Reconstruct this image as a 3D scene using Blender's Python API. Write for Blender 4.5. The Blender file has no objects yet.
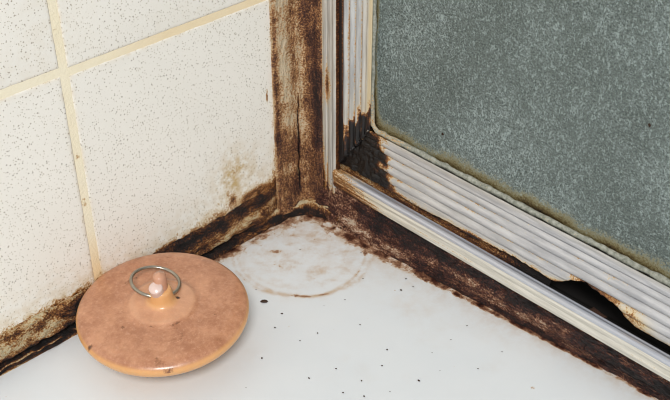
import bpy, math, random
import numpy as np
from mathutils import Matrix, Vector

# ------------------------------------------------------------------ camera, light
# Lengths below are in units of the camera height above the ledge; S turns them into metres
# (a wall tile then measures the usual 108 mm).
S = 0.318
FPX, PITCH, YAW, CX, CY = 1040.0, math.radians(35), math.radians(46), 335.0, 200.0
Fh = np.array([math.cos(YAW), math.sin(YAW), 0.0])
Rt = np.array([math.sin(YAW), -math.cos(YAW), 0.0])
Zu = np.array([0, 0, 1.0])
FW = Fh*math.cos(PITCH) - Zu*math.sin(PITCH)
UP = Fh*math.sin(PITCH) + Zu*math.cos(PITCH)
CAM = np.array([-0.95118, -1.05467, 1.0])

def hit(px, py, axis, val):
    """pixel -> point on the plane axis = val"""
    d = FW*FPX + Rt*(px-CX) - UP*(py-CY)
    return CAM + d*((val-CAM[axis])/d[axis])

scene = bpy.context.scene
col = scene.collection
cd = bpy.data.cameras.new('camera'); cam = bpy.data.objects.new('camera', cd); col.objects.link(cam)
cd.sensor_width = 36; cd.lens = FPX/670*36; cd.clip_start = 0.01; cd.clip_end = 50
m = Matrix(((Rt[0], UP[0], -FW[0]), (Rt[1], UP[1], -FW[1]), (Rt[2], UP[2], -FW[2]))).to_4x4()
m.translation = Vector(CAM*S); cam.matrix_world = m
scene.camera = cam

w = bpy.data.worlds.new('room_light'); scene.world = w; w.use_nodes = True
w.node_tree.nodes['Background'].inputs[0].default_value = (0.95, 0.98, 1.0, 1)
w.node_tree.nodes['Background'].inputs[1].default_value = 0.62
def area(name, loc, target, size, power, color):
    l = bpy.data.lights.new(name, 'AREA'); l.shape = 'DISK'; l.size = size; l.energy = power; l.color = color
    o = bpy.data.objects.new(name, l); col.objects.link(o); o.location = loc
    o.rotation_euler = (Vector(target)-Vector(loc)).to_track_quat('-Z', 'Y').to_euler()
area('ceiling_lamp', (-1.05, -1.15, 1.55), (-0.1, -0.1, 0), 0.6, 34, (1.0, 0.985, 0.96))
vs = scene.view_settings
vs.view_transform = 'Standard'; vs.look = 'None'; vs.gamma = 1; vs.use_curve_mapping = False
vs.exposure = 0.0
scene.cycles.filter_width = 1.0

# ------------------------------------------------------------------ numpy noise
def _h(ix, iy, iz, seed):
    n = (ix*374761393 + iy*668265263 + iz*2147483647 + seed*1274126177) & 0xffffffff
    n = ((n ^ (n >> 13))*1274126177) & 0xffffffff
    n = n ^ (n >> 16)
    return (n & 0xffff)/65535.0
def vnoise(x, y, z=None, seed=0):
    x = np.asarray(x, float); y = np.asarray(y, float)
    z = np.zeros_like(x) if z is None else np.asarray(z, float)
    x, y, z = np.broadcast_arrays(x, y, z)
    fx, fy, fz = np.floor(x), np.floor(y), np.floor(z)
    ix, iy, iz = fx.astype(np.int64), fy.astype(np.int64), fz.astype(np.int64)
    ux, uy, uz = x-fx, y-fy, z-fz
    ux, uy, uz = ux*ux*(3-2*ux), uy*uy*(3-2*uy), uz*uz*(3-2*uz)
    r = 0
    for dx in (0, 1):
        for dy in (0, 1):
            for dz in (0, 1):
                r = r + _h(ix+dx, iy+dy, iz+dz, seed)*(ux if dx else 1-ux)*(uy if dy else 1-uy)*(uz if dz else 1-uz)
    return r
def fbm(x, y, oct=4, seed=0, gain=0.55):
    a, t, n = 1.0, 0, 0
    for i in range(oct):
        t = t + a*vnoise(x*2**i, y*2**i, seed=seed+i*17); n += a; a *= gain
    return t/n                                  # 0..1 around .5
def sstep(a, b, x):
    t = np.clip((x-a)/(b-a), 0, 1); return t*t*(3-2*t)
def table(sv, tv, vals, s, t):
    """bilinear lookup of a hand-made table vals[s][t]"""
    sv, tv, vals = np.array(sv), np.array(tv), np.array(vals, float)
    s, t = np.broadcast_arrays(np.clip(s, sv[0], sv[-1]), np.clip(t, tv[0], tv[-1]))
    i = np.clip(np.searchsorted(sv, s, side='right')-1, 0, len(sv)-2)
    j = np.clip(np.searchsorted(tv, t, side='right')-1, 0, len(tv)-2)
    a = (s-sv[i])/(sv[i+1]-sv[i]); b = (t-tv[j])/(tv[j+1]-tv[j])
    a = a*a*(3-2*a)
    return (vals[i, j]*(1-a)+vals[i+1, j]*a)*(1-b)+(vals[i, j+1]*(1-a)+vals[i+1, j+1]*a)*b

# ------------------------------------------------------------------ object helpers
def tag(o, label=None, cat=None, group=None, kind=None):
    for k, v in (('label', label), ('category', cat), ('group', group), ('kind', kind)):
        if v: o[k] = v
    return o
def link(name, me, mat, parent=None):
    o = bpy.data.objects.new(name, me); col.objects.link(o)
    if mat: me.materials.append(mat)
    if parent: o.parent = parent
    return o
def thing(name, label, cat, loc=(0, 0, 0), group=None):
    o = bpy.data.objects.new(name, None); col.objects.link(o)
    o.empty_display_size = 0.01
    o.location = Vector(loc)*S
    return tag(o, label, cat, group)
def mesh(name, P, faces, mat, parent=None, attrs=None, uv=None, smooth=True):
    P = np.asarray(P, float).reshape(-1, 3)*S
    q = parent
    while q is not None:
        P = P - np.array(q.location); q = q.parent
    me = bpy.data.meshes.new(name)
    me.from_pydata(P.tolist(), [], [tuple(int(i) for i in f) for f in faces])
    if attrs:
        for k, v in attrs.items():
            a = me.attributes.new(k, 'FLOAT', 'POINT')
            a.data.foreach_set('value', np.asarray(v, np.float32).ravel())
    if uv is not None:
        idx = np.empty(len(me.loops), np.int32); me.loops.foreach_get('vertex_index', idx)
        l = me.uv_layers.new(name='UVMap')
        l.data.foreach_set('uv', np.asarray(uv, np.float32).reshape(-1, 2)[idx].ravel())
    if smooth: me.polygons.foreach_set('use_smooth', [True]*len(me.polygons))
    me.update()
    return link(name, me, mat, parent)
def gridfaces(n, mm, keep=None, flip=False, closed=False):
    i, j = np.meshgrid(np.arange(n-1), np.arange(mm if closed else mm-1), indexing='ij')
    j1 = (j+1) % mm
    a, b, c, d = i*mm+j, (i+1)*mm+j, (i+1)*mm+j1, i*mm+j1
    q = np.stack([a, b, c, d] if not flip else [a, d, c, b], -1)
    if keep is not None: q = q[keep]
    return q.reshape(-1, 4).tolist()
def box_pts(lo, hi):
    x0, y0, z0 = lo; x1, y1, z1 = hi
    P = [(x0,y0,z0),(x1,y0,z0),(x1,y1,z0),(x0,y1,z0),(x0,y0,z1),(x1,y0,z1),(x1,y1,z1),(x0,y1,z1)]
    Fc = [(0,3,2,1),(4,5,6,7),(0,1,5,4),(1,2,6,5),(2,3,7,6),(3,0,4,7)]
    return P, Fc

# ------------------------------------------------------------------ materials
def lin(c):
    c = np.array(c, float)/255
    v = np.where(c <= 0.04045, c/12.92, ((c+0.055)/1.055)**2.4)
    return (float(v[0]), float(v[1]), float(v[2]), 1.0)
class NT:
    def __init__(s, name):
        s.m = bpy.data.materials.new(name); s.m.use_nodes = True
        s.nt = s.m.node_tree; s.b = s.nt.nodes['Principled BSDF']
        s.uv = s.n('ShaderNodeUVMap').outputs[0]
    def n(s, t, **k):
        x = s.nt.nodes.new(t)
        for a, v in k.items(): setattr(x, a, v)
        return x
    def put(s, sock, v):
        if hasattr(v, 'is_output'): s.nt.links.new(v, sock)
        else: sock.default_value = v
    def val(s, **k):
        for a, v in k.items(): s.put(s.b.inputs[a.replace('_', ' ')], v)
    def mapped(s, scale, vec=None, loc=(0, 0, 0)):
        x = s.n('ShaderNodeMapping'); s.put(x.inputs[0], s.uv if vec is None else vec)
        x.inputs['Scale'].default_value = scale; x.inputs['Location'].default_value = loc
        return x.outputs[0]
    def noise(s, scale, detail=5, rough=0.6, vec=None, loc=(0, 0, 0), dist=0.0):
        x = s.n('ShaderNodeTexNoise'); x.inputs['Scale'].default_value = 1
        x.inputs['Detail'].default_value = detail; x.inputs['Roughness'].default_value = rough
        x.inputs['Distortion'].default_value = dist
        sc = scale if isinstance(scale, tuple) else (scale,)*3
        s.put(x.inputs['Vector'], s.mapped(sc, vec, loc)); return x.outputs[0]
    def math(s, op, a, b=0.0, c=0.0):
        x = s.n('ShaderNodeMath', operation=op)
        s.put(x.inputs[0], a); s.put(x.inputs[1], b); s.put(x.inputs[2], c); return x.outputs[0]
    def attr(s, name):
        return s.n('ShaderNodeAttribute', attribute_name=name).outputs['Fac']
    def mix(s, f, a, b, mode='MIX'):
        x = s.n('ShaderNodeMix', data_type='RGBA', blend_type=mode)
        s.put(x.inputs[0], f); s.put(x.inputs[6], a); s.put(x.inputs[7], b); return x.outputs[2]
    def ramp(s, f, stops):
        x = s.n('ShaderNodeValToRGB'); s.put(x.inputs[0], f); e = x.color_ramp.elements
        while len(e) < len(stops): e.new(0.5)
        for q, (p, c) in zip(e, stops): q.position = p; q.color = c
        return x.outputs[0]
    def sm(s, f, a, b):
        x = s.n('ShaderNodeMapRange', interpolation_type='SMOOTHSTEP'); s.put(x.inputs[0], f)
        x.inputs[1].default_value = a; x.inputs[2].default_value = b; return x.outputs[0]
    def bump(s, h, strength, dist):
        x = s.n('ShaderNodeBump'); s.put(x.inputs['Height'], h)
        x.inputs['Strength'].default_value = strength; x.inputs['Distance'].default_value = dist*S
        s.put(s.b.inputs['Normal'], x.outputs[0])
    def voro(s, scale):
        x = s.n('ShaderNodeTexVoronoi'); x.inputs['Scale'].default_value = 1
        s.put(x.inputs['Vector'], s.mapped((scale,)*3)); return x

BROWN = [(0.28, (206, 188, 150)), (0.40, (172, 126, 72)), (0.52, (126, 78, 36)), (0.66, (76, 40, 20)), (0.80, (38, 20, 13)), (0.95, (14, 9, 8))]
RED = [(0.28, (205, 186, 165)), (0.40, (172, 132, 102)), (0.52, (122, 80, 58)), (0.64, (78, 40, 30)), (0.78, (46, 20, 16)), (0.93, (16, 8, 8))]
OLIVE = [(0.28, (150, 150, 128)), (0.45, (128, 118, 82)), (0.62, (92, 76, 42)), (0.80, (50, 38, 22)), (0.95, (18, 14, 10))]
def grime(k, base, stops=BROWN, sA=(40, 260, 1), ampA=0.5, sB=500, ampB=0.35, lo=0.20, hi=0.36):
    """mould film, plus painted shade, over a base colour: density comes from the mesh, break-up from noise"""
    nA = k.noise(sA, 7, 0.72, dist=0.4); nB = k.noise(sB, 4, 0.75)
    d = k.attr('mould'); on = k.sm(d, 0.0, 0.30)
    w = k.math('ADD', k.math('MULTIPLY', k.math('SUBTRACT', nA, 0.5), ampA*1.35), k.math('MULTIPLY', k.math('SUBTRACT', nB, 0.5), ampB*1.9))
    v = k.math('ADD', d, k.math('MULTIPLY', w, on))
    c = k.ramp(v, [(p, lin(q)) for p, q in stops])
    return k.mix(k.sm(v, lo, hi), base, c), v

def m_tile():
    k = NT('speckled_cream_tile')
    base = k.mix(k.noise(9, 3), lin((229, 225, 216)), lin((237, 233, 225)))
    for sc, thr, r, cc, st in ((330, 0.45, 0.30, (158, 146, 124), 0.62), (190, 0.66, 0.22, (120, 106, 88), 0.7), (24, 0.93, 0.045, (44, 36, 30), 0.9)):
        v = k.voro(sc)
        dot = k.math('SUBTRACT', 1.0, k.sm(v.outputs['Distance'], r*0.55, r*1.25))
        rnd = k.n('ShaderNodeSeparateColor'); k.put(rnd.inputs[0], v.outputs['Color'])
        on = k.math('GREATER_THAN', rnd.outputs[0], thr)
        base = k.mix(k.math('MULTIPLY', k.math('MULTIPLY', dot, on), st), base, lin(cc))
    base = k.mix(k.math('MULTIPLY', k.attr('ochre'), k.sm(k.noise(60, 5, 0.7), 0.35, 0.65)), base, lin((190, 160, 105)))
    c, v = grime(k, base, BROWN, (110, 110, 1), 0.6, 380, 0.8)
    k.val(Base_Color=c, Roughness=0.42, Specular_IOR_Level=0.35)
    k.bump(k.noise(260, 3), 0.12, 0.002); return k.m
def m_grout():
    k = NT('yellowed_grout')
    base = k.mix(k.noise(14, 4), lin((237, 230, 210)), lin((233, 218, 184)))
    base = k.mix(k.math('MULTIPLY', k.attr('ochre'), 0.9), base, lin((226, 190, 130)))
    c, v = grime(k, base, BROWN, (60, 60, 1), 0.6, 260, 0.5)
    k.val(Base_Color=c, Roughness=0.85); k.bump(k.noise(250, 4), 0.3, 0.003); return k.m
def m_ledge():
    k = NT('white_enamel_ledge')
    base = k.mix(k.noise(7, 3), lin((207, 212, 216)), lin((219, 221, 222)))
    base = k.mix(k.math('MULTIPLY', k.attr('ochre'), k.sm(k.noise(45, 6, 0.7), 0.25, 0.75)), base, lin((182, 150, 112)))
    c, v = grime(k, base, [(0.28, (196, 176, 152)), (0.40, (160, 125, 98)), (0.52, (118, 82, 62)), (0.66, (72, 40, 30)), (0.85, (26, 14, 12))],
                 (85, 85, 1), 0.7, 420, 0.4)
    k.val(Base_Color=c, Roughness=0.38, Specular_IOR_Level=0.35)
    k.bump(k.noise(60, 4), 0.06, 0.003); return k.m
def m_caulk(name, base, stops, sA, ampA=0.55, ampB=0.45, bump=0.6):
    k = NT(name)
    b = k.mix(k.noise((20, 120, 1), 4), lin(base), lin(tuple(int(x*0.86) for x in base)))
    c, v = grime(k, b, stops, sA, ampA, 360, ampB)
    k.val(Base_Color=c, Roughness=0.6, Specular_IOR_Level=0.4)
    k.bump(k.math('ADD', k.noise(sA, 6, 0.7), k.math('MULTIPLY', k.noise(330, 3), 0.5)), bump, 0.006); return k.m
def m_metal(name, a, b, metallic, rough, sA):
    k = NT(name)
    n = k.noise(sA, 5, 0.6)
    base = k.mix(k.sm(n, 0.3, 0.7), lin(a), lin(b))
    base = k.mix(k.attr('ochre'), base, lin((206, 190, 156)))
    c, v = grime(k, base, BROWN, (90, 200, 1), 0.5, 420, 0.7)
    k.val(Base_Color=c, Metallic=k.math('MULTIPLY', k.math('SUBTRACT', 1.0, k.sm(v, 0.15, 0.35)), metallic), Roughness=rough)
    k.bump(k.math('ADD', k.noise(sA, 5), k.math('MULTIPLY', k.noise(400, 3), 0.6)), 0.2, 0.003); return k.m
def m_glass():
    k = NT('obscure_glass')
    n1 = k.noise((190, 120, 1), 5, 0.7, dist=1.2); n2 = k.noise(7, 4, 0.6); n3 = k.noise(360, 4, 0.75)
    n2s = k.sm(n2, 0.25, 0.75)
    base = k.mix(n2s, lin((90, 101, 96)), lin((112, 124, 120)))
    fl = k.math('ADD', n1, k.math('MULTIPLY', k.math('SUBTRACT', n2, 0.5), 0.25))
    base = k.mix(k.math('MULTIPLY', k.sm(fl, 0.48, 0.66), 0.85), base, lin((172, 186, 184)))
    base = k.mix(k.math('MULTIPLY', k.sm(n3, 0.52, 0.34), 0.95), base, lin((52, 62, 61)))
    base = k.mix(k.math('MULTIPLY', k.sm(n3, 0.52, 0.66), 0.65), base, lin((160, 172, 170)))
    c, v = grime(k, base, OLIVE, (60, 60, 1), 0.3, 300, 0.5)
    k.val(Base_Color=c, Roughness=0.35, Specular_IOR_Level=0.5, Transmission_Weight=0.12)
    k.bump(k.math('ADD', n1, n3), 0.5, 0.004); return k.m
def m_rubber():
    k = NT('terracotta_rubber')
    n = k.noise(24, 7, 0.75); n2 = k.noise(170, 5, 0.8)
    base = k.mix(k.sm(n, 0.3, 0.7), lin((158, 104, 74)), lin((196, 142, 108)))
    base = k.mix(k.math('MULTIPLY', k.sm(n2, 0.5, 0.75), 0.5), base, lin((222, 176, 146)))
    base = k.mix(k.math('MULTIPLY', k.sm(n2, 0.46, 0.28), 0.5), base, lin((150, 92, 62)))
    base = k.mix(k.attr('pale'), base, lin((218, 166, 130)))
    base = k.mix(k.attr('ochre'), base, lin((222, 166, 104)))
    c, v = grime(k, base, [(0.25, (150, 98, 66)), (0.45, (104, 68, 46)), (0.7, (40, 28, 24))], (90, 90, 1), 0.4, 350, 0.3)
    k.val(Base_Color=c, Roughness=0.33, Specular_IOR_Level=0.5, Coat_Weight=0.35, Coat_Roughness=0.16, Subsurface_Weight=0.1, Subsurface_Scale=0.003)
    k.b.inputs['Subsurface Radius'].default_value = (1.0, 0.5, 0.25)
    k.bump(k.noise(120, 5), 0.12, 0.003); return k.m
def m_plain(name, c, rough=0.6, metal=0.0, c2=None, sc=120.0, coord='Object'):
    k = NT(name)
    tc = k.n('ShaderNodeTexCoord').outputs[coord]
    base = k.mix(k.noise(sc/S, 4, vec=tc), lin(c), lin(c2 or tuple(int(x*0.8) for x in c)))
    k.val(Base_Color=base, Roughness=rough, Metallic=metal); return k.m

TILE, GROUT, LEDGE, GLASS, RUBBER = m_tile(), m_grout(), m_ledge(), m_glass(), m_rubber()
CAULK_L = m_caulk('mouldy_caulk_ochre', (205, 190, 155), BROWN, (110, 330, 1), 0.6, 0.75, 0.9)
CAULK_R = m_caulk('mouldy_caulk_rust', (206, 190, 168), RED, (130, 260, 1), 0.6, 0.8, 0.9)
CORNER = m_caulk('stained_corner_trim', (212, 192, 162), [(0.28, (204, 178, 142)), (0.40, (176, 132, 86)), (0.52, (136, 90, 52)), (0.64, (92, 56, 40)), (0.78, (56, 28, 20)), (0.95, (20, 11, 9))], (260, 90, 1), 0.5, 0.8, 0.8)
ALU = m_metal('weathered_aluminium', (164, 164, 167), (200, 199, 200), 0.3, 0.42, (14, 160, 1))
ALU_V = m_metal('weathered_aluminium_upright', (158, 159, 160), (198, 198, 196), 0.3, 0.42, (160, 14, 1))
CHROME = m_metal('satin_metal_lip', (188, 191, 200), (206, 208, 216), 0.6, 0.3, (12, 300, 1))
PAINT = m_metal('cream_painted_metal', (218, 213, 202), (192, 187, 174), 0.0, 0.5, (14, 300, 1))
SEAL = m_metal('crusty_glazing_seal', (160, 162, 152), (106, 110, 102), 0.0, 0.8, (160, 160, 1))
ROT = m_plain('rotten_dark_wood', (24, 17, 13), 0.95, 0, (10, 7, 6), 40)
WALLM = m_plain('plain_white_wall', (205, 202, 192), 0.7, 0, (190, 186, 176), 8)
WIRE = m_plain('steel_wire', (190, 184, 172), 0.28, 0.95, (150, 140, 124), 60)
STUB = m_plain('worn_rubber_stub', (206, 160, 134), 0.25, 0, (184, 128, 98), 50)
CLEAR = m_plain('milky_rubber_knob', (222, 202, 196), 0.2, 0, (206, 174, 160), 60)
SPECK = m_plain('dark_dirt', (42, 28, 20), 0.8, 0, (70, 46, 30), 200)
FLAKE = m_plain('rusty_flake', (74, 36, 26), 0.8, 0, (48, 40, 22), 150)

# ------------------------------------------------------------------ floor: the white ledge
fine = np.linspace(-0.76, 0.05, 330)
xs = np.concatenate([[-1.6, -1.6], np.linspace(-1.58, -0.78, 30), fine, [0.05]])
X, Y = np.meshgrid(xs, xs, indexing='ij')
Zf = 0.0012*(fbm(X*9, Y*9, 3, 3)-0.5)
Zf[0, :] = Zf[-1, :] = Zf[:, 0] = Zf[:, -1] = -0.06
s_x, s_y = -X, -Y                                     # distances from the two walls
# tide mark left by a round thing, two overlapping turns of it
mould = np.zeros_like(X); och = np.zeros_like(X)
wob = (fbm(X*22, Y*22, 3, 9)-0.5)*0.010
for (cx, cy, r, a0, wdt, gain) in ((-0.101, -0.094, 0.104, 1.0, 0.0026, 0.78), (-0.092, -0.098, 0.106, 1.0, 0.0032, 0.66), (-0.098, -0.088, 0.090, 1.0, 0.004, 0.2)):
    dx, dy = X-cx, Y-cy
    R_ = np.hypot(dx, dy)+wob
    fr = -(dx*Fh[0]+dy*Fh[1])/np.maximum(R_, 1e-4); rr = (dx*Rt[0]+dy*Rt[1])/np.maximum(R_, 1e-4)
    wgt = 0.58+0.65*sstep(0.15, 0.95, fr)+0.35*sstep(0.2, 0.9, rr)*sstep(-0.4, 0.3, fr)
    wgt = wgt*(0.55+0.9*(fbm(X*40, Y*40, 3, 31)-0.3))
    g = np.exp(-((R_-r)/wdt)**2)*np.clip(wgt, 0, 1.3)*gain
    mould += g*0.30*(0.3+1.2*fbm(X*70, Y*70, 3, 32)); och += g*1.15
d_c = np.hypot(X+0.10, Y+0.10)
inside = sstep(0.14, 0.02, d_c)
strk = fbm((X+Y)*70, (X-Y)*34, 5, 41, 0.7)                  # wiping streaks across the corner
och += inside*np.clip(strk-0.44, 0, 1)*2.2
mould += inside*np.clip(strk-0.60, 0, 1)*2.0
near = np.hypot(np.minimum(X, 0.0), np.minimum(Y, 0.0))
och += 1.3*np.exp(-near/0.065)*fbm(X*60, Y*60, 4, 5)
# seepage along the left wall
nL = fbm(X*35, Y*80, 4, 11)
dl = -Y
och += np.exp(-np.maximum(dl, 0)/0.020)*sstep(0.36, 0.05, s_x)*0.8
mould += np.exp(-np.maximum(dl-0.012, 0)/0.017)*(0.14+1.5*(nL-0.2))*sstep(0.34, 0.10, s_x)*1.0
mould += np.exp(-np.maximum(dl, 0)/0.006)*0.45*nL
och += np.exp(-np.maximum(dl, 0)/0.012)*0.6
# seepage along the right wall: wide and speckled near the corner
nR = fbm(X*80, Y*60, 4, 23)
wR = np.interp(s_y, [0.0, 0.08, 0.16, 0.24, 0.34, 0.5, 0.7], [0.034, 0.040, 0.038, 0.022, 0.012, 0.007, 0.005])
dr = np.interp(s_y, [0, 0.06, 0.16, 0.3, 0.6, 1.1], [-0.002, -0.002, 0.0, 0.004, 0.026, 0.032])-X
mould += sstep(1.15, 0.25, dr/wR)*(0.34+0.62*(nR-0.35)/0.3*0.5)
och += np.exp(-np.maximum(dr, 0)/(wR+0.008))*0.8
mould = np.maximum(mould, np.exp(-np.maximum(near-0.004, 0)/0.010)*0.75)
# faint blemishes of the enamel
och += np.clip(fbm(X*14, Y*14, 4, 77)-0.56, 0, 1)*0.9*sstep(0.75, 0.2, near)
mould += np.clip(fbm(X*120, Y*120, 2, 78)-0.80, 0, 1)*2.2
n, mm = X.shape
floor = mesh('floor', np.stack([X, Y, Zf], -1), gridfaces(n, mm, flip=False), LEDGE,
             attrs={'mould': mould, 'ochre': np.clip(och, 0, 1)}, uv=np.stack([X, Y], -1))
tag(floor, 'white enamel ledge with a round tide mark in the corner', kind='structure')

# ------------------------------------------------------------------ left wall: grout bed and tiles
xs = np.concatenate([np.linspace(-1.6, -0.75, 20), np.linspace(-0.74, 0.05, 200)])
zs = np.concatenate([np.linspace(-0.06, 0.6, 160), np.linspace(0.65, 1.2, 10)])
X, Zg = np.meshgrid(xs, zs, indexing='ij')
och = sstep(0.16, 0.05, Zg)*0.8 + (0.25+0.4*fbm(X*12, Zg*12, 3, 4))*sstep(-0.38, -0.22, X)
mo = sstep(0.13, 0.05, Zg)*0.55*fbm(X*50, Zg*50, 3, 8) + np.clip(fbm(X*60, Zg*60, 3, 6)-0.62, 0, 1)*1.6
Yg = 0.0007+0.0008*(fbm(X*60, Zg*60, 3, 2)-0.5)
front = np.stack([X, Yg, Zg], -1)
P = front.reshape(-1, 3); n, mm = X.shape
bp, bf = box_pts((-1.6, 0.012, -0.06), (0.05, 0.06, 1.2))
wall_left = mesh('wall_left', np.concatenate([P, bp]), gridfaces(n, mm, flip=False)+[tuple(i+len(P) for i in f) for f in bf], GROUT,
                 attrs={'mould': np.concatenate([mo.ravel(), np.zeros(8)]), 'ochre': np.concatenate([np.clip(och, 0, 1).ravel(), np.zeros(8)])},
                 uv=np.concatenate([np.stack([X, Zg], -1).reshape(-1, 2), np.zeros((8, 2))]))
tag(wall_left, 'wall of speckled cream tiles with yellowed grout', kind='structure')

def tile(x0, x1, z0, z1, nx, nz, tint=0.0):
    """one tile: pillowed front face with rounded edges, sides going back into the bed"""
    def axis(a, b, n_):
        e = 0.004
        return np.concatenate([[a, a, a+e*0.3, a+e], np.linspace(a+e, b-e, n_)[1:-1], [b-e, b-e*0.3, b, b]])
    ax, az = axis(x0, x1, nx), axis(z0, z1, nz)
    X, Zt = np.meshgrid(ax, az, indexing='ij')
    ex = np.minimum(X-x0, x1-X); ez = np.minimum(Zt-z0, z1-Zt); e = np.minimum(ex, ez)
    Yt = 0.0008*(1-np.sqrt(np.clip(1-(1-np.clip(e/0.004, 0, 1))**2, 0, 1)))*0.9
    Yt[0, :] = Yt[-1, :] = 0.010; Yt[:, 0] = Yt[:, -1] = 0.010
    # stains: a fringe above the caulk, a patch near the corner, an edge by the corner trim
    nz1 = fbm(X*30+Zt*20, Zt*90-X*45, 4, 51); nz2 = fbm(X*45, Zt*45, 4, 52)
    zb = np.interp(X, [-0.6, -0.5, -0.42, -0.3, -0.2, -0.12, -0.06], [0.055, 0.055, 0.060, 0.056, 0.060, 0.066, 0.076])
    fr = np.interp(X, [-0.6, -0.45, -0.3, -0.22, -0.15, -0.06], [0.016, 0.016, 0.014, 0.020, 0.026, 0.022])
    h = Zt-zb
    nz3 = fbm(X*130, Zt*130, 3, 53)
    mo = np.exp(-np.maximum(h, 0)/(fr*0.8))*(0.05+0.75*nz1+0.5*(nz3-0.3))*0.85
    mo = mo*np.where(h > 0, 1, 1.1)
    oc = np.exp(-np.maximum(h, 0)/(fr*1.6))*0.75
    p = hit(235, 173, 1, 0)
    oc += np.exp(-(((X-p[0])/0.034)**2+((Zt-p[2])/0.036)**2))*1.5*nz2
    mo += np.exp(-(((X-p[0])/0.026)**2+((Zt-p[2])/0.028)**2))*0.5*np.clip(nz2-0.25, 0, 1)
    for (px, py, rx, rz, gg) in ((233, 200, 0.007, 0.011, 0.42), (248, 195, 0.012, 0.007, 0.3), (260, 188, 0.014, 0.007, 0.3), (267, 96, 0.0022, 0.012, 0.62), (228, 194, 0.006, 0.008, 0.25)):
        q = hit(px, py, 1, 0)
        mo += np.exp(-(((X-q[0])/rx)**2+((Zt-q[2])/rz)**2))*gg
    oc += np.exp(-e/0.0028)*0.9*fbm(X*40, Zt*40, 3, 54)
    edge = np.exp(-np.maximum(-0.066-X, 0)/0.004)*sstep(0.6, 0.1, Zt)*0.35
    mo += edge*nz2*1.2; oc += edge*0.5
    n_, m_ = X.shape
    o = mesh('tile', np.stack([X, Yt, Zt], -1), gridfaces(n_, m_, flip=False), TILE, wall_left,
             attrs={'mould': mo, 'ochre': np.clip(oc, 0, 1)}, uv=np.stack([X+tint, Zt+tint*2], -1))
    return o
g = 0.0060
tile(-0.398+g, -0.058, 0.045, 0.391-g, 190, 190, 0.0)
tile(-0.746, -0.398-g, 0.045, 0.394-g, 150, 130, 3.3)
tile(-0.398+g, -0.058, 0.390+g, 0.735, 6, 6, 7.1)
tile(-0.746, -0.398-g, 0.394+g, 0.735, 6, 6, 11.7)
tile(-1.094, -0.746-2*g, 0.045, 0.394-g, 20, 40, 15.2)
tile(-1.094, -0.746-2*g, 0.394+g, 0.735, 6, 6, 19.9)

# ------------------------------------------------------------------ trim_1: caulk between tiles and ledge
s = np.linspace(0.03, 1.1, 620); t = np.linspace(0, 1, 64)
Sg, T = np.meshgrid(s, t, indexing='ij')
prof_t = [0, 0.10, 0.20, 0.27, 0.33, 0.40, 0.55, 0.75, 0.92, 1.0]
prof_y = [-0.012, -0.013, -0.010, -0.001, -0.002, -0.010, -0.011, -0.008, -0.004, 0.001]
prof_z = [-0.001, 0.004, 0.009, 0.011, 0.015, 0.020, 0.030, 0.044, 0.056, 0.060]
Yc = np.interp(T, prof_t, prof_y); Zc = np.interp(T, prof_t, prof_z)
top = np.interp(Sg, [0, 0.06, 0.12, 0.2, 0.35, 0.5], [1.30, 1.25, 1.12, 1.04, 1.0, 0.95])
Zc = np.where(T > 0.4, 0.020+(Zc-0.020)*top, Zc) + 0.004*(fbm(Sg*14, T*0+1, 3, 60)-0.5)*sstep(0.02, 0.15, T)
d = fbm(Sg*50, T*6, 4, 61)-0.5
d2 = fbm(Sg*120, T*24, 3, 62)-0.5
Yc = Yc - (d*0.012+d2*0.006)*sstep(0, 0.08, T)*sstep(1.0, 0.93, T)
Zc = Zc + d2*0.003*sstep(0, 0.08, T)
into = sstep(0.10, 0.045, Sg); Yc = Yc*(1-into)+into*(0.003+(d*0.004))
mo = table([0.05, 0.10, 0.16, 0.24, 0.34, 0.42, 0.50, 0.58, 0.9], [0, 0.13, 0.28, 0.36, 0.5, 0.66, 0.82, 1.0],
           [[.60, .70, .75, .45, .50, .55, .80, .55],
            [.62, .55, .95, .42, .48, .48, .90, .62],
            [.60, .80, .98, .45, .50, .50, .85, .70],
            [.62, .92, 1.0, .50, .52, .60, .92, .75],
            [.60, .90, 1.0, .70, .75, .80, .90, .60],
            [.55, .85, 1.0, .75, .85, .95, .75, .50],
            [.40, .90, 1.0, .85, .36, .42, .55, .30],
            [.35, .90, 1.0, .85, .36, .42, .60, .28],
            [.35, .90, 1.0, .80, .36, .42, .55, .28]], Sg, T)
mo += (fbm(Sg*50, T*7, 4, 63)-0.5)*0.75
lip = np.exp(-((T-0.19-0.02*(fbm(Sg*20, T*0, 2, 64)-0.5))/0.018)**2)*sstep(0.36, 0.44, Sg)*sstep(0.35, 0.6, fbm(Sg*45, T*0+4, 3, 65))
mo -= lip*0.65
n, mm = Sg.shape
o = mesh('trim_1', np.stack([-Sg, Yc, Zc], -1), gridfaces(n, mm, flip=True), CAULK_L, attrs={'mould': mo}, uv=np.stack([Sg, T*0.07], -1))
tag(o, 'mouldy ochre caulk bead along the foot of the tiled wall', kind='structure')

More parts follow.
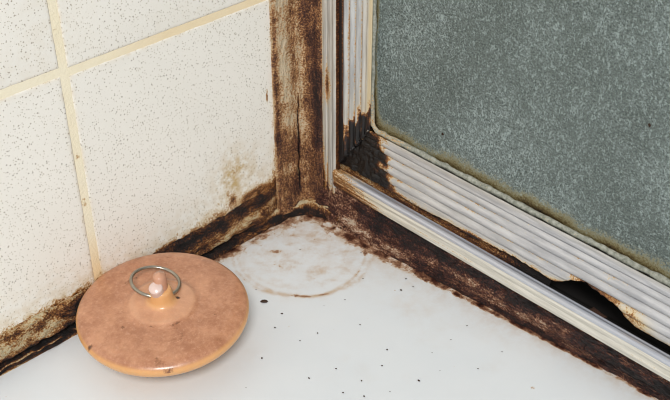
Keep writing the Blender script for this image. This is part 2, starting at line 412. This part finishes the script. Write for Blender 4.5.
# ------------------------------------------------------------------ trim_2: caulk and mould below the door track
s = np.linspace(0.0, 1.1, 640); t = np.linspace(0, 1, 60)
Sg, T = np.meshgrid(s, t, indexing='ij')
toe = np.interp(Sg, [0, 0.06, 0.16, 0.3, 0.6, 1.1], [-0.009, -0.011, -0.005, 0.005, 0.028, 0.034]) + 0.007*(fbm(Sg*40, T*0, 4, 70)-0.5)
bot = 0.006
xx = np.interp(T, [0, 0.12, 0.35, 0.5, 0.75, 1.0], [0, 0.05, 0.45, 0.60, 0.85, 1.0])
zz = np.interp(T, [0, 0.06, 0.18, 0.35, 0.5, 0.75, 1.0], [-0.001, 0.006, 0.013, 0.024, 0.040, 0.062, 0.084])
Xc = toe*(1-xx)+0.0085*xx
Zc = zz*1.0
d = fbm(Sg*50, T*6, 4, 71)-0.5; d2 = fbm(Sg*130, T*26, 3, 72)-0.5
amp = sstep(0, 0.1, T)*sstep(1, 0.9, T)
Xc = Xc-(d*0.007+d2*0.007)*amp; Zc = Zc+(d*0.006+d2*0.004)*amp
mo = table([0.0, 0.08, 0.14, 0.20, 0.26, 0.33, 0.42, 0.52, 0.62, 0.78], [0, 0.2, 0.4, 0.6, 0.8, 1.0],
           [[.60, .55, .50, .48, .50, .50],
            [.55, .45, .52, .60, .52, .45],
            [.62, .40, .66, .80, .85, .50],
            [.70, .46, .68, .92, 1.0, .55],
            [.78, .58, .60, .95, .75, .45],
            [.85, .66, .48, .85, .60, .42],
            [.88, .60, .58, .85, .58, .36],
            [.85, .62, .70, .85, .50, .28],
            [.66, .66, .85, .70, .40, .18],
            [.60, .60, .90, .62, .30, .10]], Sg, T)
mo = np.maximum(mo+0.04, 0.16)
mo += (fbm(Sg*55, T*7, 4, 73)-0.5)*0.5+(fbm(Sg*18, T*10, 4, 74)-0.5)*0.5
n, mm = Sg.shape
o = mesh('trim_2', np.stack([Xc, -Sg, Zc], -1), gridfaces(n, mm), CAULK_R, attrs={'mould': mo}, uv=np.stack([Sg, T*0.08], -1))
tag(o, 'crusted dark red-brown mouldy caulk below the shower door track', kind='structure')

# ------------------------------------------------------------------ trim_3: stained corner piece with a pale flange
zv = np.concatenate([np.linspace(0.010, 0.6, 330), np.linspace(0.62, 1.2, 12)]); t = np.linspace(0, 1, 84)
Zc, T = np.meshgrid(zv, t*0.812, indexing='ij')
pt = [0, 0.04, 0.09, 0.30, 0.46, 0.52, 0.76, 0.79, 0.81, 0.985, 1.0]
px = [-0.064, -0.063, -0.057, -0.030, -0.012, -0.004, 0.003, 0.004, 0.009, 0.009, 0.034]
py = [0.002, -0.004, -0.0055, -0.006, -0.0065, -0.010, -0.034, -0.037, -0.039, -0.064, -0.064]
Xc = np.interp(T, pt, px); Yc = np.interp(T, pt, py)
# the foot swells out into the caulk
d = fbm(Zc*12, T*9, 4, 80)-0.5; d2 = fbm(Zc*70, T*26, 3, 81)-0.5
body = sstep(0, 0.05, T)*sstep(0.80, 0.74, T)
nrm = np.array([-0.45, -0.89])
off = (d*0.008+d2*0.004)*body
crack_t = 0.40+0.10*(fbm(Zc*30, T*0, 4, 82)-0.5)
crack = np.exp(-((T-crack_t)/0.011)**2)*sstep(0.03, 0.06, Zc)*sstep(0.225, 0.19, Zc)
off = off - crack*0.010
# foot swells into the caulk
foot = sstep(0.055, 0.0, Zc)*sstep(0.0, 0.1, T)*sstep(1.0, 0.9, T)
off = off + foot*0.006
Xc = Xc+nrm[0]*off; Yc = Yc+nrm[1]*off
mo = table([0.0, 0.05, 0.10, 0.16, 0.22, 0.30, 0.38, 0.44, 0.7], [0, 0.06, 0.14, 0.3, 0.45, 0.58, 0.70, 0.77, 0.82, 0.9, 0.97, 1.0],
           [[.50, .55, .52, .55, .60, .58, .70, .75, .62, .60, .60, .60],
            [.40, .52, .44, .52, .48, .46, .56, .62, .58, .52, .48, .55],
            [.35, .70, .42, .46, .42, .52, .66, .66, .62, .56, .40, .50],
            [.30, .72, .40, .44, .42, .58, .74, .64, .55, .40, .25, .40],
            [.25, .62, .36, .42, .42, .62, .72, .66, .50, .30, .14, .30],
            [.22, .50, .30, .38, .44, .66, .66, .60, .36, .14, .06, .20],
            [.20, .42, .28, .36, .46, .66, .72, .60, .26, .06, .04, .15],
            [.18, .38, .34, .42, .62, .72, .70, .56, .22, .05, .04, .15],
            [.15, .34, .32, .40, .60, .70, .70, .50, .20, .05, .04, .10]], Zc, T)
mo += ((fbm(Zc*9, T*15, 4, 83)-0.5)*0.35+(fbm(Zc*45, T*6, 4, 84)-0.5)*0.55)*sstep(0.86, 0.74, T) + crack*0.7 + 0.06*sstep(0.1, 0.5, T)*sstep(0.25, 0.05, Zc)
n, mm = Zc.shape
o = mesh('trim_3', np.stack([Xc, Yc, Zc], -1), gridfaces(n, mm, flip=True), CORNER, attrs={'mould': mo}, uv=np.stack([T*0.11, Zc], -1))
tag(o, 'brown stained corner strip with a crack between tiles and door frame', kind='structure')

# ------------------------------------------------------------------ trim_4: bead rounding the ledge's corner
cp = np.array([hit(x, y, 2, 0.004)[:2] for x, y in ((205, 249), (228, 238), (250, 228), (270, 218), (288, 210), (305, 206), (322, 209), (338, 216), (352, 226), (362, 235))])
u = np.linspace(0, len(cp)-1, 260); path = np.stack([np.interp(u, np.arange(len(cp)), cp[:, i]) for i in (0, 1)], 1)
for _ in range(30): path[1:-1] = (path[:-2]+2*path[1:-1]+path[2:])/4
tan = np.gradient(path, axis=0); tan /= np.linalg.norm(tan, axis=1)[:, None]
nor = np.stack([tan[:, 1], -tan[:, 0]], 1)
arc = np.concatenate([[0], np.cumsum(np.hypot(*np.diff(path, axis=0).T))])
an = np.linspace(0, 2*math.pi, 40, endpoint=False); I, A = np.meshgrid(np.arange(len(path)), an, indexing='ij')
taper = sstep(0, 50, I)*sstep(259, 215, I)
rr = (0.004+0.012*taper)*(1+0.5*(fbm(arc[I]*45, np.cos(A)*2+3, 4, 85)-0.5))
Xp = path[I, 0]+nor[I, 0]*rr*np.cos(A)*1.0; Yp = path[I, 1]+nor[I, 1]*rr*np.cos(A)*1.0; Zp = 0.001+rr*np.sin(A)*1.25
mo = 0.46+0.2*(1-taper)+0.36*np.exp(-((np.cos(A)-0.95)/0.25)**2)+(fbm(arc[I]*40, A*2.5, 4, 86)-0.5)*0.9-0.2*np.exp(-((np.cos(A)-0.45)/0.2)**2)
o = mesh('trim_4', np.stack([Xp, Yp, Zp], -1), gridfaces(len(path), 40, closed=True), CAULK_L, attrs={'mould': mo}, uv=np.stack([arc[I], A*0.012], -1))
tag(o, 'cracked brown caulk bead curving round the ledge corner', kind='structure')

# ------------------------------------------------------------------ wall_right: what carries the door
bp, bf = box_pts((0.046, -1.6, -0.06), (0.052, 0.05, 0.064))
bp2, bf2 = box_pts((0.050, -1.6, -0.06), (0.09, 0.05, 0.064))
bp3, bf3 = box_pts((0.09, -1.6, -0.06), (0.14, 0.05, 0.172))
bp4, bf4 = box_pts((0.032, -0.09, 0.0), (0.14, 0.05, 1.2))
pts, fcs = [], []
for a, b in ((bp, bf), (bp2, bf2), (bp3, bf3), (bp4, bf4)):
    fcs += [tuple(i+len(pts) for i in f) for f in b]; pts += a
o = mesh('wall_right', pts, fcs, ROT, smooth=False)
tag(o, 'dark rotten sill wall under the shower door', kind='structure')

# ------------------------------------------------------------------ threshold track in front of the door
track = thing('door_track', 'long metal track lip with cream painted face below the shower door', 'track', (0.02, -0.3, 0.06))
s = np.linspace(0.064, 1.1, 420)
def strip(name, prof, mat, parent, s, mouldf, ochf=None, nj=None, jit=0.0, seed=0, shift=(-0.012, 0.011)):
    pr = np.array(prof)+np.array(shift); L = np.concatenate([[0], np.cumsum(np.hypot(*np.diff(pr, axis=0).T))])
    nj = nj or len(prof)
    tt = np.linspace(0, L[-1], nj)
    Sg, T = np.meshgrid(s, tt, indexing='ij')
    Xc = np.interp(T, L, pr[:, 0]); Zc = np.interp(T, L, pr[:, 1])
    if jit:
        q = (fbm(Sg*25, T*200, 3, seed)-0.5)*jit; Xc = Xc-q; Zc = Zc+q*0.6
    tn = T/L[-1]
    n, mm = Sg.shape
    at = {'mould': mouldf(Sg, tn)}
    at['ochre'] = np.clip(ochf(Sg, tn), 0, 1) if ochf else np.zeros_like(Sg)
    return mesh(name, np.stack([Xc, -Sg, Zc], -1), gridfaces(n, mm), mat, parent, attrs=at, uv=np.stack([Sg, T], -1))
strip('painted_face', [(0.020, 0.050), (0.0155, 0.0525), (0.0135, 0.060), (0.0140, 0.067), (0.0120, 0.073), (0.0125, 0.078), (0.016, 0.080)], PAINT, track, s,
      lambda S_, T: sstep(0.45, 0.0, T)*(0.08+0.35*fbm(S_*20, T*3, 3, 90)) + sstep(0.22, 0.07, S_)*0.50 + (np.exp(-((T-0.42)/0.03)**2))*0.55*fbm(S_*12, T*0, 3, 91) + (fbm(S_*10, T*12, 4, 92)-0.5)*0.22,
      lambda S_, T: sstep(0.3, 0.05, S_)*0.35, 26, 0.002, 93)
strip('metal_lip', [(0.0135, 0.0770), (0.0118, 0.0785), (0.0115, 0.0805), (0.0125, 0.0830), (0.0150, 0.0846), (0.0180, 0.0848), (0.0205, 0.0836), (0.0225, 0.0815), (0.025, 0.0808), (0.0275, 0.0814), (0.0290, 0.0800), (0.0295, 0.060)], CHROME, track, s,
      lambda S_, T: sstep(0.17, 0.06, S_)*0.42+sstep(0.66, 0.95, T)*0.42+(fbm(S_*12, T*6, 3, 94)-0.5)*0.15,
      lambda S_, T: sstep(0.15, 0.05, S_)*0.4, 40)

# ------------------------------------------------------------------ shower door: ribbed frame, seal, obscure pane
door = thing('shower_door', 'grey aluminium framed obscure glass shower door, ribbed and rotted along the bottom', 'shower door', (0.05, -0.3, 0.08))
RB, RT = np.array([0.019, 0.102]), np.array([0.028, 0.184])      # (x, z) of the rail's lower and upper edge
def ribs(t, n_=4):
    """height of the ribbed face over its chord, t = 0 at the outer edge"""
    a = (t-0.16)/(0.86-0.16)
    inside = (a > 0) & (a < 1)
    r = np.abs(np.sin(np.pi*np.clip(a, 0, 1)*n_))**0.9
    return np.where(inside, 0.0002+0.0066*r, 0.003*sstep(0.0, 0.05, t)*(t <= 0.16)+0.0060*(t >= 0.86))
# upper outline of the rotted hole, from the photograph, on the rail's plane
hole_px = [(392, 191), (420, 207), (452, 222), (463, 229), (476, 237), (490, 243), (515, 256), (540, 271), (549, 277), (556, 280.6), (566, 280), (571.6, 278.7), (581, 281.4), (595, 290), (608.7, 298.5), (619.7, 306), (624, 315), (636, 326), (647, 333), (669, 345)]
hp = np.array([hit(x, y, 0, 0.018) for x, y in hole_px])
hs, hz = -hp[:, 1], hp[:, 2]
hs = np.concatenate([[0.0, 0.12], hs, [1.2]]); hz = np.concatenate([[0.100, 0.100], hz, [0.099]])
s = np.concatenate([np.linspace(0.03, 0.75, 620), np.linspace(0.757, 1.1, 50)]); t = np.linspace(0, 1, 110)
Sg, T = np.meshgrid(s, t, indexing='ij')
cut = np.clip((np.interp(Sg, hs, hz)+0.0022*(fbm(Sg*160, T*0, 3, 100)-0.5)-RB[1])/(RT[1]-RB[1]), 0.0, 0.6)   # t of the lower edge
Tc = np.maximum(T, cut)                                         # rows below the edge collapse onto it
keep = (T[:, 1:] > cut[:, 1:])[:-1]
Tr = Tc
nx, nz = -(RT-RB)[1], (RT-RB)[0]; L = math.hypot(nx, nz); nx, nz = nx/L, nz/L
cd0 = np.hypot(Sg-0.085, (RB[1]+(RT[1]-RB[1])*Tr-0.12)/0.9)
hgt = ribs(Tr)*sstep(0.03, 0.10, cd0)+0.0012*(fbm(Sg*40, Tr*20, 3, 101)-0.5)
hgt = hgt+0.006*sstep(0.12, 0.05, cd0)*(fbm(Sg*110, Tr*9, 3, 108)-0.5)
curl = np.exp(-np.maximum(Tr-cut, 0)/0.05)*sstep(0.46, 0.50, Sg)*0.003
hgt = hgt-curl
Xc = RB[0]+(RT[0]-RB[0])*Tr+nx*hgt; Zc = RB[1]+(RT[1]-RB[1])*Tr+nz*hgt
Yc = -np.maximum(Sg, 0.064+0.056*Tr)                            # mitred left end
edge = np.exp(-np.maximum(Tr-cut, 0)/0.05)
cornerd = np.hypot((Sg-0.085)/1.0, (Zc-0.12)/0.9)
val = np.clip(1-ribs(Tr)/0.0066, 0, 1)*(Tr > 0.16)*(Tr < 0.86)  # valleys between the ribs, darkened below as painted shade
mo = edge*(0.22+0.45*fbm(Sg*26, Tr*4, 4, 102)) + val*0.34*(0.5+fbm(Sg*9, Tr*3, 3, 103))
mo += np.clip(sstep(0.115, 0.045, cornerd+0.07*(fbm(Sg*50, Tr*5, 4, 104)-0.5))*1.25, 0, 1.2)
mo += sstep(0.30, 0.10, Sg)*sstep(0.32, 0.05, Tr)*0.42
mo += (fbm(Sg*14, Tr*16, 4, 105)-0.5)*0.35+(fbm(Sg*45, Tr*5, 4, 109)-0.5)*0.30
p = hit(476, 237, 0, 0.02)
mo += np.exp(-(((Sg+p[1])/0.022)**2+((Zc-p[2])/0.007)**2))*0.8
oc = edge*0.6*sstep(0.2, 0.5, fbm(Sg*20, Tr*3, 3, 106)) + sstep(0.9, 1.0, Tr)*0.2 + 0.22*sstep(0.5, 0.2, Sg)*fbm(Sg*8, Tr*14, 3, 107)
for (px, py, r) in ((556, 281, 0.010), (630, 313, 0.013), (640, 322, 0.018)):
    q = hit(px, py, 0, 0.018)
    oc += np.exp(-(((Sg+q[1])/r)**2+((Zc-q[2])/(r*0.55))**2))*1.2; mo += np.exp(-(((Sg+q[1])/r)**2+((Zc-q[2])/(r*0.55))**2))*0.22
n, mm = Sg.shape
rail = mesh('bottom_rail', np.stack([Xc, Yc, Zc], -1), gridfaces(n, mm, keep=keep), ALU, door,
            attrs={'mould': mo, 'ochre': np.clip(oc, 0, 1)}, uv=np.stack([Sg, Tr*0.077], -1))
rail['label'] = 'ribbed grey bottom rail with a jagged dark rot hole'
so = rail.modifiers.new('thickness', 'SOLIDIFY'); so.thickness = 0.0022*S; so.offset = -1 if False else 1
# flat flange of the frame lapping the corner strip, two shallow ridges
zv = np.concatenate([np.linspace(0.045, 0.6, 260), np.linspace(0.62, 1.2, 8)]); t = np.linspace(0, 1, 60)
Zg, T = np.meshgrid(zv, t, indexing='ij')
fy = np.interp(T, [0, 0.05, 0.30, 0.36, 0.72, 0.78, 0.90, 0.93, 1.0], [-0.034, -0.035, -0.045, -0.046, -0.058, -0.059, -0.065, -0.066, -0.066])
fx = np.interp(T, [0, 0.05, 0.30, 0.36, 0.50, 0.62, 0.72, 0.78, 0.84, 0.90, 0.93, 1.0], [0.008, 0.0045, 0.0045, 0.0065, 0.0050, 0.0050, 0.0068, 0.0040, 0.0030, 0.0040, 0.006, 0.015])
fx = fx+0.0008*(fbm(Zg*30, T*14, 3, 114)-0.5)
mo = sstep(0.16, 0.05, Zg+0.06*(fbm(Zg*30, T*6, 4, 115)-0.5)+0.05*T)*0.55 + sstep(0.30, 0.02, T)*0.42*sstep(0.75, 0.1, Zg) + (T > 0.92)*0.7  # stained foot and inner edge, darker return edge
q = hit(328, 85, 0, 0.006)
mo += np.exp(-(((fy-q[1])/0.007)**2+((Zg-q[2])/0.035)**2))*0.50+(fbm(Zg*12, T*8, 4, 116)-0.5)*0.35 + np.exp(-((T-0.36)/0.03)**2)*0.2+ np.exp(-((T-0.74)/0.03)**2)*0.25  # one stain, plus a darker line in each groove
oc = 0.45*fbm(Zg*7, T*7, 3, 117)+sstep(0.3, 0.0, T)*0.4
n, mm = Zg.shape
o = mesh('flange', np.stack([fx, fy, Zg], -1), gridfaces(n, mm, flip=True), ALU_V, door, attrs={'mould': mo, 'ochre': np.clip(oc, 0, 1)}, uv=np.stack([T*0.05+0.3, Zg], -1))
# upright of the frame
zv = np.concatenate([np.linspace(0.08, 0.6, 260), np.linspace(0.62, 1.2, 8)]); t = np.linspace(0, 1, 90)
Zg, T = np.meshgrid(zv, t, indexing='ij')
Yj = -(0.063+0.060*T); Xj = 0.0135+0.0125*T-ribs(T, 4)*0.8+0.0008*(fbm(Zg*30, T*20, 3, 110)-0.5)
Zm = np.maximum(Zg, RB[1]+(RT[1]-RB[1])*np.clip((-Yj-0.064)/0.056, 0, 1))
val = np.clip(1-ribs(T, 4)/0.0066, 0, 1)*(T > 0.16)*(T < 0.86)
mo = sstep(0.215, 0.160, Zm+0.10*(fbm(Zm*45, T*7, 4, 111)-0.5)-0.07*(T-0.55))*1.1 + val*0.46 + sstep(0.24, 0.10, T)*0.95  # black mould at the foot; valley and slit terms are painted shade
mo += (fbm(Zm*9, T*14, 4, 112)-0.5)*0.3
oc = sstep(0.86, 0.95, T)*0.8 + 0.5*fbm(Zm*6, T*12, 3, 113)*sstep(0.5, 0.9, T) + sstep(0.30, 0.16, Zm)*0.3
n, mm = Zg.shape
o = mesh('upright', np.stack([Xj, Yj, Zm], -1), gridfaces(n, mm, flip=True), ALU_V, door, attrs={'mould': mo, 'ochre': np.clip(oc, 0, 1)}, uv=np.stack([T*0.075, Zm], -1))
so = o.modifiers.new('thickness', 'SOLIDIFY'); so.thickness = 0.002*S; so.offset = -1
# crusty seal following the pane's edge round the corner
path = [(-0.1190, z) for z in np.linspace(1.2, 0.21, 90)]
for a in np.linspace(0, math.pi/2, 26)[1:]:
    path.append((-0.1370+0.018*math.cos(a), 0.206-0.0205*math.sin(a)))
path += [(-y, 0.1855) for y in np.linspace(0.140, 1.1, 260)]
path = np.array(path)
tan = np.gradient(path, axis=0); tan /= np.linalg.norm(tan, axis=1)[:, None]
nor = np.stack([-tan[:, 1], tan[:, 0]], 1)
an = np.linspace(0, 2*math.pi, 12, endpoint=False)
I, A = np.meshgrid(np.arange(len(path)), an, indexing='ij')
arc = np.concatenate([[0], np.cumsum(np.linalg.norm(np.diff(path, axis=0), axis=1))])
rr = 0.0036*(1+1.0*(fbm(arc[I]*90, A*1.2, 3, 120)-0.5))
Yp = path[I, 0]+nor[I, 0]*rr*np.cos(A)*1.25; Zp = path[I, 1]+nor[I, 1]*rr*np.cos(A)*1.25; Xp = 0.0285+rr*np.sin(A)
mo = 0.42*fbm(arc[I]*60, A, 3, 121)*0.6+sstep(0.12, 0.02, np.abs(arc[I]-1.02))*0.12
o = mesh('glazing_seal', np.stack([Xp, Yp, Zp], -1), gridfaces(len(path), 12, closed=True), SEAL, door,
         attrs={'mould': mo, 'ochre': np.full(I.shape, 0.05)}, uv=np.stack([arc[I], A*0.004], -1))
# pane
yy = -np.linspace(0.110, 1.1, 240); zv = np.linspace(0.175, 1.2, 200)
Yg, Zg = np.meshgrid(yy, zv, indexing='ij')
e1 = -Yg-0.121; e2 = Zg-0.190
cr = np.minimum(e1, e2); cr = np.where((e1 < 0.035) & (e2 < 0.035), 0.035-np.hypot(0.035-e1, 0.035-e2), cr)
nn = fbm(Yg*22, Zg*22, 4, 130)
mo = np.exp(-np.maximum(e2, 0)/0.020)*(0.22+0.42*nn) + np.exp(-np.maximum(e1, 0)/0.004)*0.5*(0.3+nn) + np.exp(-np.maximum(cr, 0)/0.012)*0.25*nn  # olive film along the bottom, thin dark line down the left edge
mo = np.minimum(mo, 0.85)
n, mm = Yg.shape
Xf = np.full(Yg.shape, 0.0330)
bp, bf = box_pts((0.0335, -1.1, 0.175), (0.046, -0.110, 1.2))
P = np.concatenate([np.stack([Xf, Yg, Zg], -1).reshape(-1, 3), bp])
o = mesh('glass_pane', P, gridfaces(n, mm, flip=False)+[tuple(i+n*mm for i in f) for f in bf], GLASS, door,
         attrs={'mould': np.concatenate([mo.ravel(), np.zeros(8)])}, uv=np.concatenate([np.stack([Yg, Zg], -1).reshape(-1, 2), np.zeros((8, 2))]))
# dirty sealant in the slot behind the track, where it has not rotted away
s = np.linspace(0.035, 0.47, 200)
strip('slot_sealant', [(0.029, 0.071), (0.031, 0.077), (0.034, 0.090), (0.040, 0.097)], CAULK_L, door, s,
      lambda S_, T: 0.62+(fbm(S_*16, T*3, 4, 140)-0.5)*0.9+sstep(0.36, 0.46, S_)*0.5, None, 10, 0.004, 141)

# ------------------------------------------------------------------ the stopper
ST = np.array([-0.368, -0.112, 0.0])
stop = thing('sink_stopper', 'terracotta rubber stopper disc with a wire ring lying on the ledge', 'stopper', ST)
def lathe(prof, n_=120):
    pr = np.array(prof); a = np.linspace(0, 2*np.pi, n_, endpoint=False)
    I, A = np.meshgrid(np.arange(len(pr)), a, indexing='ij')
    return pr[I, 0]*np.cos(A), pr[I, 0]*np.sin(A), pr[I, 1], I, A
def smoothprof(pts, n_=90):
    p = np.array(pts, float)
    d = np.concatenate([[0], np.cumsum(np.hypot(*np.diff(p, axis=0).T))]); q = np.linspace(0, d[-1], n_)
    x, z = np.interp(q, d, p[:, 0]), np.interp(q, d, p[:, 1])
    for _ in range(2):
        x[1:-1] = (x[:-2]+2*x[1:-1]+x[2:])/4; z[1:-1] = (z[:-2]+2*z[1:-1]+z[2:])/4
    return np.stack([x, z], 1)
prof = smoothprof([(0.0005, 0.0), (0.064, 0.0), (0.074, 0.004), (0.080, 0.024), (0.092, 0.034), (0.108, 0.040), (0.1155, 0.047), (0.1180, 0.053), (0.1170, 0.059),
                   (0.1120, 0.0635), (0.100, 0.0665), (0.075, 0.0685), (0.050, 0.0692), (0.0455, 0.0710), (0.043, 0.0725), (0.028, 0.0735), (0.020, 0.0750), (0.0170, 0.0790), (0.0155, 0.0900), (0.0145, 0.0960), (0.0005, 0.0965)], 130)
x, y, z, I, A = lathe(prof, 160)
r = np.hypot(x, y)
z = z+0.0016*(fbm(x*20+5, y*20, 3, 150)-0.5)*(z > 0.05)
topside = (I > np.argmax(prof[:, 0]))
och = np.where(topside, sstep(0.1135, 0.1175, r)*0.8, 0.85)
och = np.maximum(och, sstep(0.025, 0.016, r)*topside*0.75)
pale = sstep(0.047, 0.043, r)*topside*0.45*(0.5+fbm(x*60, y*60, 3, 151))
mo = np.clip(fbm(x*30+9, y*30, 4, 152)-0.60, 0, 1)*1.3*topside + np.exp(-((r-0.0475)/0.002)**2)*topside*0.16
TILT = Matrix.Rotation(math.atan(0.05), 3, Vector(Rt))
def stop_local(px, py, zz=0.068):
    q = hit(px, py, 2, zz)-ST; return q[0], q[1]
for (px, py, rad, gg) in ((179, 302, 0.0028, 0.8), (123, 327, 0.004, 0.42), (90, 342, 0.004, 0.6), (219, 337, 0.008, 0.30), (150, 330, 0.012, 0.12), (112, 283, 0.006, 0.2)):
    a, b = stop_local(px, py); mo = mo+np.exp(-((x-a)**2+(y-b)**2)/rad**2)*gg*topside
P = np.stack([x, y, z], -1)
def place(P):
    Q = np.asarray(P).reshape(-1, 3) @ np.array(TILT).T
    Q[:, 2] += 0.0040
    return Q+ST
n, mm = x.shape
disc = mesh('disc', place(P), gridfaces(n, mm, closed=True, flip=True), RUBBER, stop,
     attrs={'mould': mo, 'ochre': np.clip(och, 0, 1), 'pale': np.clip(pale, 0, 1)}, uv=np.stack([x, y], -1))
# knob: a flattened stub leaning back, with a swollen pierced front
def blob(name, c0, c1, r0, r1, mat, parent, n_=24, rows=16, squash=1.0, ax=(1, 0, 0)):
    """rounded tapered stub between c0 and c1"""
    c0, c1 = np.array(c0), np.array(c1); d = c1-c0; L = np.linalg.norm(d); d = d/L
    u = np.cross(d, ax); u /= np.linalg.norm(u); v = np.cross(d, u)
    q = np.linspace(0, 1, rows); a = np.linspace(0, 2*np.pi, n_, endpoint=False)
    I, A = np.meshgrid(np.arange(rows), a, indexing='ij'); Q = q[I]
    R_ = (r0+(r1-r0)*Q)*np.sqrt(np.clip(1-np.clip((Q-0.80)/0.20, 0, 1)**3, 0.0004, 1))
    P = c0+d*(Q*L)[..., None]+u*(R_*np.cos(A)*squash)[..., None]+v*(R_*np.sin(A))[..., None]
    P = place(P)
    return mesh(name, P, gridfaces(rows, n_, closed=True, flip=True), mat, parent)
knob = blob('knob', (0.0, 0.0, 0.080), tuple(0.006*Fh+np.array([0, 0, 0.119])), 0.0138, 0.0105, STUB, stop, squash=0.8, ax=tuple(Fh))
lump = blob('knob_lip', tuple(-0.004*Fh-0.003*Rt+np.array([0, 0, 0.090])), tuple(-0.011*Fh-0.004*Rt+np.array([0, 0, 0.1085])), 0.0095, 0.0095, CLEAR, knob, ax=tuple(Rt))
# wire ring
def torus(name, c, nrm, R0, r0, mat, parent, n1=72, n2=12):
    nrm = np.array(nrm, float); nrm /= np.linalg.norm(nrm)
    u = np.cross(nrm, [0, 0, 1.0]); u /= np.linalg.norm(u); v = np.cross(nrm, u)
    a = np.linspace(0, 2*np.pi, n1, endpoint=False); b = np.linspace(0, 2*np.pi, n2, endpoint=False)
    A, B = np.meshgrid(a, b, indexing='ij')
    rad = R0+r0*np.cos(B)
    P = np.array(c)+u*(rad*np.cos(A))[..., None]+v*(rad*np.sin(A))[..., None]+nrm*(r0*np.sin(B))[..., None]
    i, j = np.meshgrid(np.arange(n1), np.arange(n2), indexing='ij')
    i1, j1 = (i+1) % n1, (j+1) % n2
    q = np.stack([i*n2+j, i1*n2+j, i1*n2+j1, i*n2+j1], -1).reshape(-1, 4).tolist()
    return mesh(name, place(P), q, mat, parent)
ring = torus('wire_ring', tuple(0.025*Fh-0.011*Rt+np.array([0, 0, 0.0850])), tuple(np.array([0, 0, 1.0])+0.10*Fh+0.20*Rt), 0.0330, 0.0024, WIRE, stop)
ring['label'] = 'thin steel wire ring through the knob'

# ------------------------------------------------------------------ crumbs and flecks
def fleck(name, p, r, mat, seed, flat=0.5, stretch=1.0, ang=0.0):
    rnd = random.Random(seed)
    n1, n2 = 8, 5; P = [(0, 0, r*flat*1.5)]
    for i in range(1, n2):
        ph = math.pi*i/n2
        for j in range(n1):
            a = 2*math.pi*j/n1; q = r*rnd.uniform(0.65, 1.25)
            X_, Y_ = q*math.sin(ph)*math.cos(a)*stretch, q*math.sin(ph)*math.sin(a)
            P.append((X_*math.cos(ang)-Y_*math.sin(ang), X_*math.sin(ang)+Y_*math.cos(ang), r*flat*(0.5+math.cos(ph))))
    P.append((0, 0, -r*flat*0.5)); Fc = []
    for j in range(n1): Fc.append((0, 1+j, 1+(j+1) % n1))
    for i in range(n2-2):
        for j in range(n1):
            a = 1+i*n1+j; b = 1+i*n1+(j+1) % n1; Fc.append((a, a+n1, b+n1, b))
    last = len(P)-1; bs = 1+(n2-2)*n1
    for j in range(n1): Fc.append((last, bs+(j+1) % n1, bs+j))
    P = np.array(P)
    me = bpy.data.meshes.new(name); me.from_pydata((P*S).tolist(), [], Fc); me.update()
    o = link(name, me, mat); o.location = Vector(p)*S; return o
p = hit(264, 301, 2, 0.002)
o = fleck('dirt_crumb', (p[0], p[1], 0.001), 0.0034, SPECK, 3, 0.45, 1.7, 2.3)
tag(o, 'largest dark crumb on the ledge, just right of the stopper disc', 'crumb')
px_list = [(275, 328), (282, 314), (360, 325), (387, 350), (382, 366), (336, 369), (309, 378.5), (361.5, 381), (343, 393), (364, 396.6), (419, 381),
           (262, 358.5), (317.5, 333.5), (401, 290.5), (413, 287), (361, 253), (363, 279), (406, 279), (415, 274), (467, 326), (300, 250), (256, 290),
           (324, 306), (345, 300), (300, 341), (390, 392), (432, 353), (451, 340), (440, 371), (478, 369), (502, 352), (246, 388)]
rnd = random.Random(5)
def zone(a, b):
    p = hit(a, b, 2, 0.0)
    if math.hypot(p[0]+0.098, p[1]+0.094) < 0.103: return 'inside the round tide mark'
    if a > 370 and b < 300: return 'between the tide mark and the rusty caulk'
    if b < 336: return 'on the ledge just below the tide mark'
    if b < 372: return 'on the open middle of the ledge'
    return 'on the frontmost ledge'
ORD = ('leftmost', 'second from the left', 'third from the left', 'fourth from the left', 'fifth from the left', 'sixth from the left', 'seventh from the left', 'eighth from the left', 'ninth from the left', 'tenth from the left', 'eleventh from the left')
zones = {}
for i, (a, b) in enumerate(px_list): zones.setdefault(zone(a, b), []).append((a, i))
lab_of = {}
for zn, l in zones.items():
    for k_, (a, i) in enumerate(sorted(l)):
        lab_of[i] = 'tiny dirt fleck %s%s' % (zn, ', '+ORD[k_] if len(l) > 1 else '')
for i, (a, b) in enumerate(px_list):
    p = hit(a, b, 2, 0.0)
    o = fleck('dirt_fleck', (p[0], p[1], 0.0006), rnd.uniform(0.0009, 0.0014) if i < 20 else rnd.uniform(0.0006, 0.0009), SPECK, 20+i, 0.5, rnd.uniform(1, 1.5), rnd.uniform(0, 6))
    tag(o, lab_of[i], 'dirt fleck', 'dirt flecks scattered on the ledge')
for (a, b, lab) in ((443, 134, 'dark speck on the glass pane near its lower left corner'), (650, 125, 'dark speck on the glass pane near the right edge')):
    p = hit(a, b, 0, 0.033)
    o = fleck('dirt_speck', (0.0327, p[1], p[2]), 0.0020, SPECK, int(a), 0.5, 1.2)
    o.rotation_euler = (0, -math.pi/2, 0); tag(o, lab, 'speck', 'specks on the glass')
p = hit(597, 300, 0, 0.035)
o = fleck('rust_flake', (0.040, p[1], 0.066), 0.010, FLAKE, 77, 0.35, 1.6, 1.4)
tag(o, 'reddish flake of rot lying in the hole under the door rail', 'flake')
